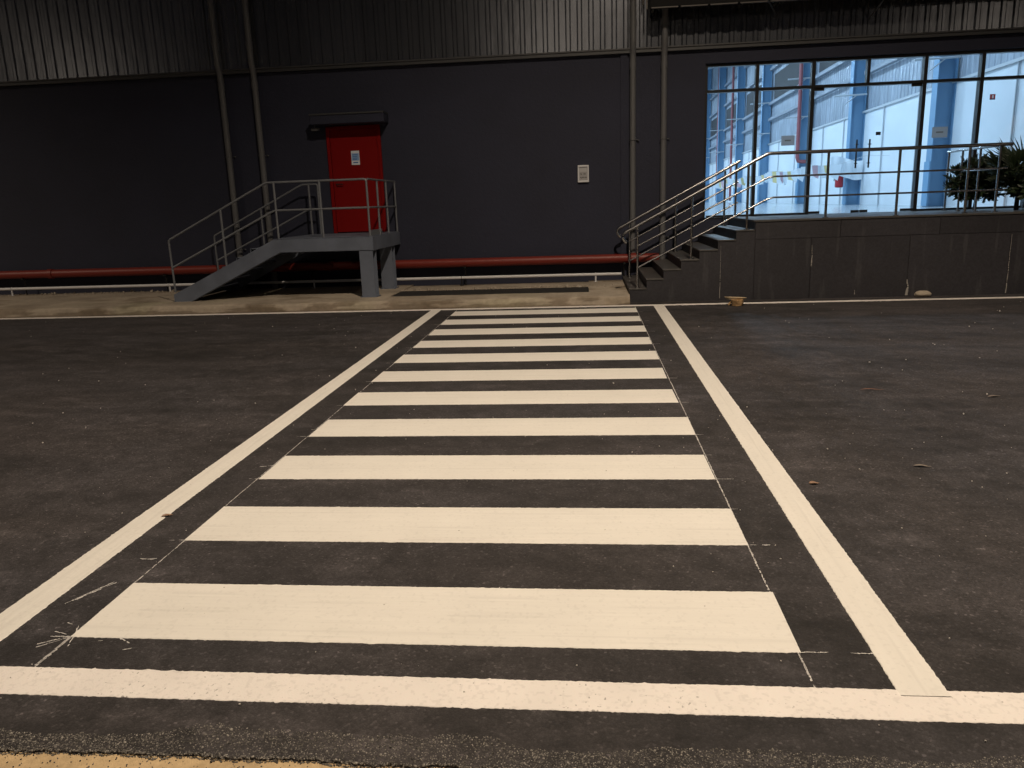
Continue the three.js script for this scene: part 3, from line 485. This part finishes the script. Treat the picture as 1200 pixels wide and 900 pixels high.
  part(E, 'valve', merge(box(e0.x - 0.03, e0.x + 0.09, e0.y + 0.52, e0.y + 0.56, e0.z - 0.02, e0.z + 0.02), bent([[e0.x - 0.02, e0.y + 0.54, e0.z], [e0.x - 0.14, e0.y + 0.5, e0.z], [e0.x - 0.15, e0.y + 0.2, e0.z]], 0.012, 0.05)), M.black);
  // bunting strung along the wall
  const cols = [[0.72, 0.6, 0.3], [0.75, 0.8, 0.85], [0.7, 0.75, 0.8], [0.65, 0.42, 0.45]].map((c) => std(c, 0.8, { side: THREE.DoubleSide })), s0 = at(-0.95, 2.6, -3), BN = thing('bunting', 'string of yellow, white and pink pennants strung along the hall wall', 'bunting', [s0.x, s0.y, s0.z]);
  const cord = []; for (let z = -4; z >= -34; z -= 0.5) { const p = at(-0.95, 2.5 - 0.12 * Math.abs(Math.sin(z * 0.55)), z); cord.push(p); }
  part(BN, 'cord', new THREE.TubeGeometry(new THREE.CatmullRomCurve3(cord), 120, 0.006, 5), M.hallGrey);
  for (let i = 9, n = 0; i < cord.length; i++, n++) { const p = cord[i], w = rr(0.22, 0.4), h = rr(0.28, 0.5), dz = rr(-0.12, 0.12), g = new THREE.BufferGeometry();
    g.setAttribute('position', new THREE.Float32BufferAttribute([p.x - w / 2, p.y, p.z, p.x + w / 2, p.y, p.z + dz, p.x + w * 0.2, p.y - h, p.z + dz, p.x - w * 0.35, p.y - h * rr(0.6, 1), p.z + rr(-0.1, 0.1)], 3)); g.setAttribute('uv', new THREE.Float32BufferAttribute([0, 1, 1, 1, 1, 0, 0, 0], 2)); g.setIndex([0, 2, 1, 0, 3, 2]); g.computeVertexNormals(); part(BN, 'pennant', g, cols[[1, 0, 2, 1, 3, 1, 0, 2, 1, 1][n % 10]]); }
  const b0 = at(-0.5, 2.0, colZ[1] + 0.35), wr = new THREE.PlaneGeometry(0.9, 0.55, 14, 6), wp = wr.attributes.position; for (let i = 0; i < wp.count; i++) { wp.setZ(i, 0.06 * Math.sin(wp.getX(i) * 19) + 0.03 * Math.sin(wp.getY(i) * 9)); wp.setY(i, wp.getY(i) - 0.08 * Math.sin(wp.getX(i) * 5)); }
  wr.translate(b0.x, b0.y + 0.28, b0.z); wr.computeVertexNormals(); single('draped_sheet', 'white sheet draped round a blue column inside the lit hall', 'sheet', wr, cols[1]);
  // lamps of the hall: long battens hung from the ceiling
  let n = 0;
  for (const [x, zs] of [[2.6, [-18.5, -25, -31.5, -38, -44.5, -51, -57.5, -64]], [-5.5, [-22, -35, -48, -61]]]) for (const z of zs) {
    const L = thing('hall_lamp', x > 0 ? 'white high-bay batten lamp hung in the row near the hall side wall' : 'white high-bay batten lamp hung in the row across the hall', 'lamp', [x, 9.2, z], x > 0 ? 'battens near the side wall' : 'battens across the hall');
    part(L, 'housing', rbox(x - 0.25, x + 0.25, 9.2, 9.3, z - 0.8, z + 0.8, 0.02), M.white);
    part(L, 'hanger', merge(rod([x, 9.3, z - 0.6], [x, EAVE - 0.1, z - 0.6], 0.008), rod([x, 9.3, z + 0.6], [x, EAVE - 0.1, z + 0.6], 0.008)), M.hallGrey);
    part(L, 'lamp_diffuser', box(x - 0.22, x + 0.22, 9.185, 9.199, z - 0.76, z + 0.76), new THREE.MeshStandardMaterial({ color: 0xffffff, emissive: lin(0.7, 0.87, 1), emissiveIntensity: 3 }));
    const r = new THREE.RectAreaLight(lin(0.52, 0.77, 1.0), HALL_LAMP, 0.44, 1.52); r.position.set(0, -0.03, 0); r.rotation.x = -Math.PI / 2; L.add(r); n++;
  }
}

// ------------------------------------------------------------------ entrance platform with steps
const ZP = -12.45;
{
  const P = thing('entrance_platform', 'dark stone entrance platform with a flight of steps before the glass doors', 'platform', [5, 0, -13.5]);
  const X = [0.66, 0.93, 1.19, 1.46, 1.74, 2.02, 2.29, 2.56], Hs = [0.22, 0.365, 0.508, 0.651, 0.794, 0.937, 1.08, 1.222];
  part(P, 'core', box(2.57, 14, -0.04, 1.19, ZP - 0.02, ZW + 0.002), M.granite);
  for (let k = 0; k < 7; k++) {
    part(P, 'step', box(X[k], X[k + 1] + (k < 6 ? 0 : 0.008), -0.04, Hs[k] - 0.025, ZP - 0.004, ZW + 0.002), M.granite);
    part(P, 'tread', rbox(X[k] - 0.012, X[k + 1] - 0.001, Hs[k] - 0.024, Hs[k], ZP + 0.008, ZW + 0.002, 0.006), M.tread);
  }
  part(P, 'paving', box(2.548, 14, 1.192, 1.221, ZP - 0.03, ZW + 0.002), M.tread);
  const vx = [2.05, 3.42, 4.86, 6.3, 7.75, 9.2, 10.6, 12, 14], tones = [0.9, 1.0, 1.12].map((k) => { const m = M.granite.clone(); m.color = lin(k, k, k); return m; });
  for (let i = 0; i < vx.length - 1; i++) {
    const x0 = i ? vx[i] + 0.003 : 2.575; part(P, 'facing_panel', rbox(x0, vx[i + 1] - 0.003, -0.02, 0.925, ZP - 0.019, ZP + 0.006 + 0.003 * hash(i, 3), 0.003), tones[i % 3]);
    part(P, 'facing_panel', rbox(i ? vx[i] + 0.42 : 2.575, vx[i + 1] + 0.414, 0.931, 1.19, ZP - 0.019, ZP + 0.005 + 0.003 * hash(i, 5), 0.003), tones[(i + 1) % 3]);
  }
  part(P, 'coping', rbox(2.55, 14, 1.1905, 1.2225, ZP - 0.03, ZP + 0.02, 0.006), M.tread);
  const pale = std([0.32, 0.31, 0.29], 0.9), drip = (px, y0, y1, w, n) => { const g = []; n *= 2; for (let i = 0; i < n; i++) { const t = i / n, y = lerp(y0, y1, t), ww = w * (0.25 + 0.75 * (1 - t) ** 1.5) * (0.7 + 0.5 * vnoise(i * 0.4, n, 3)), c = px + w * 0.5 * (vnoise(i * 0.13, n, 8) - 0.5); if (t < 0.93 && hash(i, n, 5) < 0.1) continue; g.push(box(c - ww / 2, c + ww / 2, y, y + (y1 - y0) / n * 0.98, ZP + 0.004, ZP + 0.0105)); } return merge(g); };
  part(P, 'lime_streak', merge(drip(3.43, 0.5, 0.82, 0.02, 16), drip(4.87, 0.02, 0.26, 0.05, 14), drip(2.06, 0.02, 0.85, 0.008, 30), drip(6.31, 0.02, 0.9, 0.014, 40), drip(4.1, 0.05, 0.12, 0.012, 6)), pale, 'white lime streaks run out of the panel joints');
}
// stainless railings
const tubeRun = (pts, r) => bent(pts, r, 0.06, 10);
{
  const z = ZP - 0.1, R = thing('stainless_railing', 'polished stainless railing along the outer edge of the steps and platform', 'railing', [0.79, 0.22, z]);
  part(R, 'handrail', bent([[0.62, 0.93, z + 0.0], [0.56, 0.99, z], [0.56, 1.07, z], [2.74, 2.2, z], [6.24, 2.2, z]], 0.026, 0.05, 12), M.inox);
  part(R, 'rail', tubeRun([[0.78, 0.87, z], [2.78, 1.86, z], [6.2, 1.86, z]], 0.0145), M.inox);
  part(R, 'rail', tubeRun([[0.78, 0.53, z], [2.8, 1.55, z], [6.2, 1.55, z]], 0.0145), M.inox);
  for (const [x, y0, y1] of [[0.79, 0.22, 1.17], [1.62, 0.651, 1.6], [2.46, 1.08, 2.03], [3.63, 1.222, 2.2], [4.66, 1.222, 2.2], [5.65, 1.222, 2.2]]) part(R, 'post', merge(rod([x, y0, z], [x, y1, z], 0.02, 12), rod([x, y0, z], [x, y0 + 0.012, z], 0.045, 14)), M.inox);
  const zb = -14.32, Q = thing('stainless_railing', 'polished stainless stair railing on the wall side of the platform steps', 'railing', [0.76, 0.22, zb]);
  part(Q, 'handrail', bent([[0.6, 0.94, zb], [0.54, 1.0, zb], [0.54, 1.08, zb], [2.66, 2.18, zb]], 0.026, 0.05, 12), M.inox);
  part(Q, 'rail', rod([0.74, 0.85, zb], [2.64, 1.83, zb], 0.0145, 10), M.inox); part(Q, 'rail', rod([0.74, 0.5, zb], [2.64, 1.48, zb], 0.0145, 10), M.inox);
  for (const [x, y0, y1] of [[0.76, 0.22, 1.17], [1.57, 0.651, 1.58], [2.41, 1.08, 2.02], [2.6, 1.222, 2.13]]) part(Q, 'post', merge(rod([x, y0, zb], [x, y1, zb], 0.02, 12), rod([x, y0, zb], [x, y0 + 0.012, zb], 0.045, 14)), M.inox);
  const xe = 6.17, S = thing('stainless_railing', 'short stainless railing across the planted end of the platform', 'railing', [xe, 1.222, -13.4]);
  part(S, 'handrail', rod([xe, 2.2, -12.66], [xe, 2.2, -14.5], 0.022, 12), M.inox);
  for (const y of [1.86, 1.55]) part(S, 'rail', rod([xe, y, -12.62], [xe, y, -14.5], 0.0145, 10), M.inox);
  for (const zz of [-12.74, -13.35, -13.95, -14.45]) part(S, 'post', merge(rod([xe, 1.222, zz], [xe, 2.2, zz], 0.018, 12), rod([xe, 1.222, zz], [xe, 1.234, zz], 0.042, 14)), M.inox);
}
// plants at the end of the platform
function leafGeo(len, wid) { const g = new THREE.PlaneGeometry(wid, len, 2, 3).translate(0, len / 2, 0), p = g.attributes.position; for (let i = 0; i < p.count; i++) { const t = p.getY(i) / len; p.setX(i, p.getX(i) * Math.sin(Math.PI * clamp(0.12 + t * 0.86))); p.setZ(i, -0.25 * len * t * t + 0.5 * Math.abs(p.getX(i))); } g.computeVertexNormals(); return g; }
const leafM = [[0.016, 0.03, 0.012], [0.024, 0.042, 0.016], [0.012, 0.024, 0.01]].map((c) => std(c, 0.5, { side: THREE.DoubleSide }));
const orient = (g, dir, roll, p) => { const q = new THREE.Quaternion().setFromUnitVectors(V(0, 1, 0), dir.clone().normalize()).multiply(new THREE.Quaternion().setFromAxisAngle(V(0, 1, 0), roll)); return g.clone().applyQuaternion(q).translate(p.x, p.y, p.z); };
function shrub(x, y, z, rx, ry, rz, n, label, s) {
  seed = s; const S = thing('leafy_shrub', label, 'shrub', [x, y, z]), st = [], lv = [[], [], []], lg = leafGeo(0.1, 0.045);
  st.push(rod([x, y, z], [x + 0.02, y + ry * 0.7, z], 0.022, 7, 0.014));
  for (let i = 0; i < n; i++) {
    const u = rr(-0.75, 1), t = rr(0, 6.283), k = Math.sqrt(1 - u * u) * rr(0.55, 1), e = V(x + rx * k * Math.cos(t), y + ry * (1.0 + 0.85 * u * rr(0.7, 1.05)), z + rz * k * Math.sin(t)), b = V(x + rr(-0.02, 0.02), y + ry * rr(0.35, 0.9), z), mid = b.clone().lerp(e, 0.5).add(V(0, 0.05, 0));
    st.push(rod(b.toArray(), mid.toArray(), 0.006, 5, 0.004), rod(mid.toArray(), e.toArray(), 0.004, 5, 0.002));
    const d = e.clone().sub(b).normalize(); for (let j = 0; j < 13; j++) { const f = rr(0.35, 1.03), p = (f < 0.5 ? b.clone().lerp(mid, f * 2) : mid.clone().lerp(e, f * 2 - 1)), dd = d.clone().add(V(rr(-1, 1), rr(-0.6, 0.9), rr(-1, 1))); lv[Math.floor(rnd() * 3)].push(orient(lg, dd, rr(0, 6), p).scale(1, 1, 1)); }
  }
  part(S, 'stems', merge(st), std([0.06, 0.045, 0.03], 0.9)); lv.forEach((l, i) => l.length && part(S, 'crown', merge(l), leafM[i]));
}
shrub(6.47, 1.222, -14.05, 0.52, 0.46, 0.42, 240, 'bushy dark green shrub growing beside the platform end railing', 91);
shrub(6.93, 1.222, -13.1, 0.5, 0.45, 0.34, 280, 'low dark green shrub under the spiky palm at the platform end', 57);
{
  seed = 311; const x = 6.84, z = -13.45, y = 1.222, Pm = thing('fan_palm', 'spiky dark fan palm standing among shrubs at the platform end', 'palm', [x, y, z]), bl = [], stems = [];
  part(Pm, 'trunk', rod([x, y, z], [x, y + 0.4, z], 0.035, 10, 0.03), std([0.05, 0.04, 0.03], 0.95));
  for (let i = 0; i < 22; i++) {
    const t = i * 2.4 + rr(-0.3, 0.3), el = rr(0.25, 1.35), L = rr(0.28, 0.42), d = V(Math.cos(t) * Math.cos(el), Math.sin(el), Math.sin(t) * Math.cos(el)), b = V(x, y + 0.38, z), e = b.clone().addScaledVector(d, L); stems.push(rod(b.toArray(), e.toArray(), 0.008, 6, 0.005));
    const side = V(0, 1, 0).cross(d).normalize(); for (let j = -9; j <= 9; j++) { const a = j / 9 * 1.35, dd = d.clone().multiplyScalar(Math.cos(a)).addScaledVector(side, Math.sin(a)).add(V(0, rr(-0.06, 0.06), 0)); bl.push(orient(leafGeo(rr(0.3, 0.44) * (1 - 0.25 * Math.abs(j) / 9), 0.026), dd, rr(-0.3, 0.3), e)); }
  }
  part(Pm, 'stalks', merge(stems), leafM[2]); part(Pm, 'fronds', merge(bl), leafM[0]);
}
// small things at the foot of the platform
{
  const [x, , z] = level(863, 358), t = thing('broken_pot', 'tan broken pot-like lump standing on the white edge line before the platform', 'pot', [x, 0.004, z]);
  const cracked = (g, a) => { const p = g.attributes.position; for (let i = 0; i < p.count; i++) { const k = 1 + a * (fbm(p.getX(i) * 18 + 9, p.getZ(i) * 18 + p.getY(i) * 20, 3, 700) - 0.5); p.setX(i, p.getX(i) * k); p.setZ(i, p.getZ(i) * k); p.setY(i, p.getY(i) * (1 + 0.3 * a * (k - 1))); } g.computeVertexNormals(); return g; };
  const clay = std([1, 1, 1], 0.9, { map: per(concMap(0.42, 0.27, 0.13, 301, 0.8), 0.3), bumpMap: bumpOf(0.15), bumpScale: 0.004 });
  part(t, 'base', uvMetres(cracked(new THREE.CylinderGeometry(0.09, 0.075, 0.085, 9, 4), 0.35).translate(x, 0.047, z + 0.03)), clay);
  part(t, 'rim', uvMetres(cracked(new THREE.CylinderGeometry(0.165, 0.13, 0.03, 16, 2), 0.3).scale(1, 1, 0.45).rotateZ(-0.05).translate(x - 0.01, 0.104, z - 0.03)), std([1, 1, 1], 0.9, { map: per(concMap(0.52, 0.42, 0.28, 305, 0.6), 0.4) }));
  part(t, 'shard', uvMetres(bar([x - 0.12, 0.012, z], [x - 0.06, 0.075, z - 0.01], 0.03, 0.022)), clay);
  const [sx, , sz] = level(1083, 348.5), sg = new THREE.IcosahedronGeometry(0.1, 3), sp = sg.attributes.position; for (let i = 0; i < sp.count; i++) { const k = 0.8 + 0.5 * fbm(sp.getX(i) * 14 + 5, sp.getY(i) * 14 + sp.getZ(i) * 11, 3, 720); sp.setXYZ(i, sp.getX(i) * k * 1.1, sp.getY(i) * k * 0.52 + 0.04, sp.getZ(i) * k * 0.75); }
  sg.computeVertexNormals(); single('stone', 'pale grey stone lying against the dark platform facing', 'stone', uvMetres(sg.translate(sx, 0, -12.36)), M.kerb);
}

// ------------------------------------------------------------------ steel service staircase
{
  const z0 = -12.75, z1 = -14.42, T = thing('steel_staircase', 'grey steel service staircase with landing in front of the red door', 'staircase', [-5.2, 0.14, -13.6]);
  const DK = 1.145, kx = -5.17;
  const stringer = (z) => { const s = new THREE.Shape(); [[-7.07, 0.135], [-6.78, 0.135], [-5.12, 0.925], [-3.53, 0.925], [-3.53, DK - 0.012], [-5.2, DK - 0.012], [-7.07, 0.26]].forEach(([x, y], i) => (i ? s.lineTo(x, y) : s.moveTo(x, y))); return uvMetres(new THREE.ExtrudeGeometry(s, { depth: 0.014, bevelEnabled: true, bevelSize: 0.002, bevelThickness: 0.002, bevelSegments: 1 }).translate(0, 0, z)); };
  for (const z of [z0, z1]) { part(T, 'stringer', stringer(z), M.steel); part(T, 'flange', merge(bar([-7.06, 0.262, z - 0.03], [-5.2, DK - 0.008, z - 0.03], 0.07, 0.01), bar([-5.2, DK - 0.006, z - 0.03], [-3.53, DK - 0.006, z - 0.03], 0.07, 0.01), bar([-6.76, 0.14, z - 0.03], [-5.12, 0.921, z - 0.03], 0.07, 0.01), bar([-5.12, 0.92, z - 0.03], [-3.53, 0.92, z - 0.03], 0.07, 0.01)), M.steel); }
  part(T, 'end_beam', rbox(-3.532, -3.516, 0.915, DK - 0.004, z0 + 0.004, -14.66, 0.003), M.steel);
  part(T, 'deck', merge(box(-5.2, -3.535, DK - 0.002, DK + 0.006, z0 + 0.012, -14.68)), M.steel);
  for (let k = 0; k < 6; k++) { const f = (k + 1) / 7, y = lerp(0.14, DK, f), x = lerp(-7.0, kx, f); part(T, 'tread', merge(box(x - 0.2, x + 0.07, y - 0.008, y, z0 - 0.004, z1 + 0.018), box(x + 0.066, x + 0.07, y - 0.05, y - 0.008, z0 - 0.004, z1 + 0.018), box(x - 0.2, x - 0.196, y - 0.13, y - 0.008, z0 - 0.004, z1 + 0.018)), M.steel); }
  for (const z of [z0 - 0.01, -14.05]) part(T, 'leg', merge(rbox(-3.765, -3.535, 0.14, 0.915, z + 0.012, z, 0.002), rbox(-3.765, -3.535, 0.14, 0.915, z - 0.2, z - 0.212, 0.002), box(-3.656, -3.644, 0.14, 0.915, z - 0.001, z - 0.199), box(-3.79, -3.51, 0.139, 0.155, z + 0.03, z - 0.235)), M.steel);
  // the front legs stand under the front beam, the brace runs back to the wall
  part(T, 'brace', bar([-3.6, 0.9, -14.3], [-3.6, 0.5, -14.14], 0.05, 0.05), M.steel);
  const r = 0.017, sq = (a, b, q = r) => { const A = V(...a), B = V(...b); return rod(a, b, q, 8); };
  const railSet = (z, side) => {
    part(T, 'handrail', tubeRunSteel([[-7.045, 0.3, z], [-7.05, 1.18, z], [-5.25, 2.06, z], [-3.56, 2.06, z], [-3.56, DK, z]]), M.rail);
    part(T, 'rail', tubeRunSteel([[-7.04, 0.72, z], [-5.15, 1.61, z], [-3.57, 1.61, z]]), M.rail);
    for (const [x, y0, y1] of [[-6.08, 0.73, 1.65], [-5.12, DK, 2.06], [-4.35, DK, 2.06]]) part(T, 'post', sq([x, y0, z], [x, y1, z], 0.019), M.rail);
  };
  function tubeRunSteel(p) { return bent(p, 0.018, 0.035, 8); }
  railSet(z0 - 0.01);
  // wall-side railing only along the flight
  part(T, 'handrail', tubeRunSteel([[-7.045, 0.3, z1], [-7.05, 1.18, z1], [-5.25, 2.06, z1], [-4.95, 2.06, z1], [-4.95, DK, z1]]), M.rail);
  part(T, 'rail', tubeRunSteel([[-7.04, 0.72, z1], [-5.15, 1.61, z1], [-4.96, 1.61, z1]]), M.rail);
  for (const [x, y0, y1] of [[-6.08, 0.73, 1.65], [-5.12, DK, 2.06]]) part(T, 'post', sq([x, y0, z1], [x, y1, z1], 0.019), M.rail);
  // end of the landing
  for (const y of [2.06, 1.61]) part(T, 'rail', rod([-3.545, y, -12.78], [-3.545, y, -14.62], 0.016, 8), M.rail);
  for (const z of [-13.35, -13.95, -14.6]) part(T, 'post', rod([-3.545, DK, z], [-3.545, 2.06, z], 0.018, 8), M.rail);
  part(T, 'toe_board', rbox(-3.56, -3.545, DK, DK + 0.1, -12.78, -13.5, 0.002), M.rail);
}

// ------------------------------------------------------------------ lamps behind the viewer that light the road
function streetLamp(x, label) {
  const h = 11, z = 1.6, hz = -3.4, L = thing('street_lamp', label, 'lamp post', [x, -0.03, z], 'tall street lamps along the apron');
  part(L, 'pole', rod([x, -0.03, z], [x, h - 0.25, z], 0.1, 16, 0.06), M.pipe); part(L, 'arm', bent([[x, h - 0.3, z], [x, h + 0.05, z - 0.3], [x, h + 0.1, hz + 0.3]], 0.04, 0.25), M.pipe); part(L, 'base_plate', rbox(x - 0.22, x + 0.22, -0.03, 0.0, z - 0.22, z + 0.22, 0.01), M.pipe);
  const hd = part(L, 'lamp_head', rbox(x - 0.17, x + 0.17, h + 0.02, h + 0.14, hz - 0.4, hz + 0.35, 0.04), M.pipe);
  part(hd, 'lamp_lens', rbox(x - 0.14, x + 0.14, h + 0.0, h + 0.018, hz - 0.35, hz + 0.15, 0.006), new THREE.MeshStandardMaterial({ color: 0xffffff, emissive: LAMP_WARM, emissiveIntensity: 6 }));
  const s = new THREE.SpotLight(LAMP_WARM, LAMP_MAIN, 0, 1.05, 0.8, 2); s.position.set(0, h + 0.03 - 0.12, hz - 0.1 - z); s.target.position.set(0, 0, s.position.z - 2.4); s.castShadow = true; s.shadow.radius = 7; s.shadow.mapSize.set(2048, 2048); L.add(s, s.target);
}
streetLamp(1.4, 'tall street lamp with a long arm reaching over the zebra crossing');
streetLamp(-19, 'tall street lamp standing opposite the blank wall beyond the steel stairs');
streetLamp(21, 'tall street lamp standing opposite the wall beyond the glass entrance');
function floodLamp(x, label) {
  const h = 7.9, z = 9, L = thing('flood_lamp', label, 'flood lamp', [x, -0.06, z], 'flood lamps on masts behind the apron');
  part(L, 'mast', rod([x, -0.06, z], [x, h - 0.2, z], 0.07, 12, 0.05), M.pipe); part(L, 'bracket', bent([[x - 0.25, h, z - 0.1], [x - 0.25, h - 0.2, z], [x + 0.25, h - 0.2, z], [x + 0.25, h, z - 0.1]], 0.015, 0.04), M.pipe);
  const hd = part(L, 'lamp_head', rbox(x - 0.24, x + 0.24, h - 0.17, h + 0.17, z - 0.12, z, 0.03), M.pipe);
  part(hd, 'lamp_lens', rbox(x - 0.2, x + 0.2, h - 0.13, h + 0.13, z - 0.135, z - 0.122, 0.004), new THREE.MeshStandardMaterial({ color: 0xffffff, emissive: LAMP_WARM, emissiveIntensity: 6 }));
  const s = new THREE.SpotLight(LAMP_WARM, LAMP_FLOOD, 0, 1.1, 0.8, 2); s.position.set(0, h + 0.06, -0.3); s.target.position.set(0, 0, -16); s.castShadow = true; s.shadow.radius = 9; s.shadow.mapSize.set(2048, 2048); L.add(s, s.target);
}
floodLamp(-24.5, 'flood lamp on a slim mast opposite the far blank wall');
floodLamp(-1.2, 'flood lamp on a slim mast opposite the zebra crossing');
floodLamp(17.5, 'flood lamp on a slim mast opposite the glass entrance');

renderer.render(scene, camera);
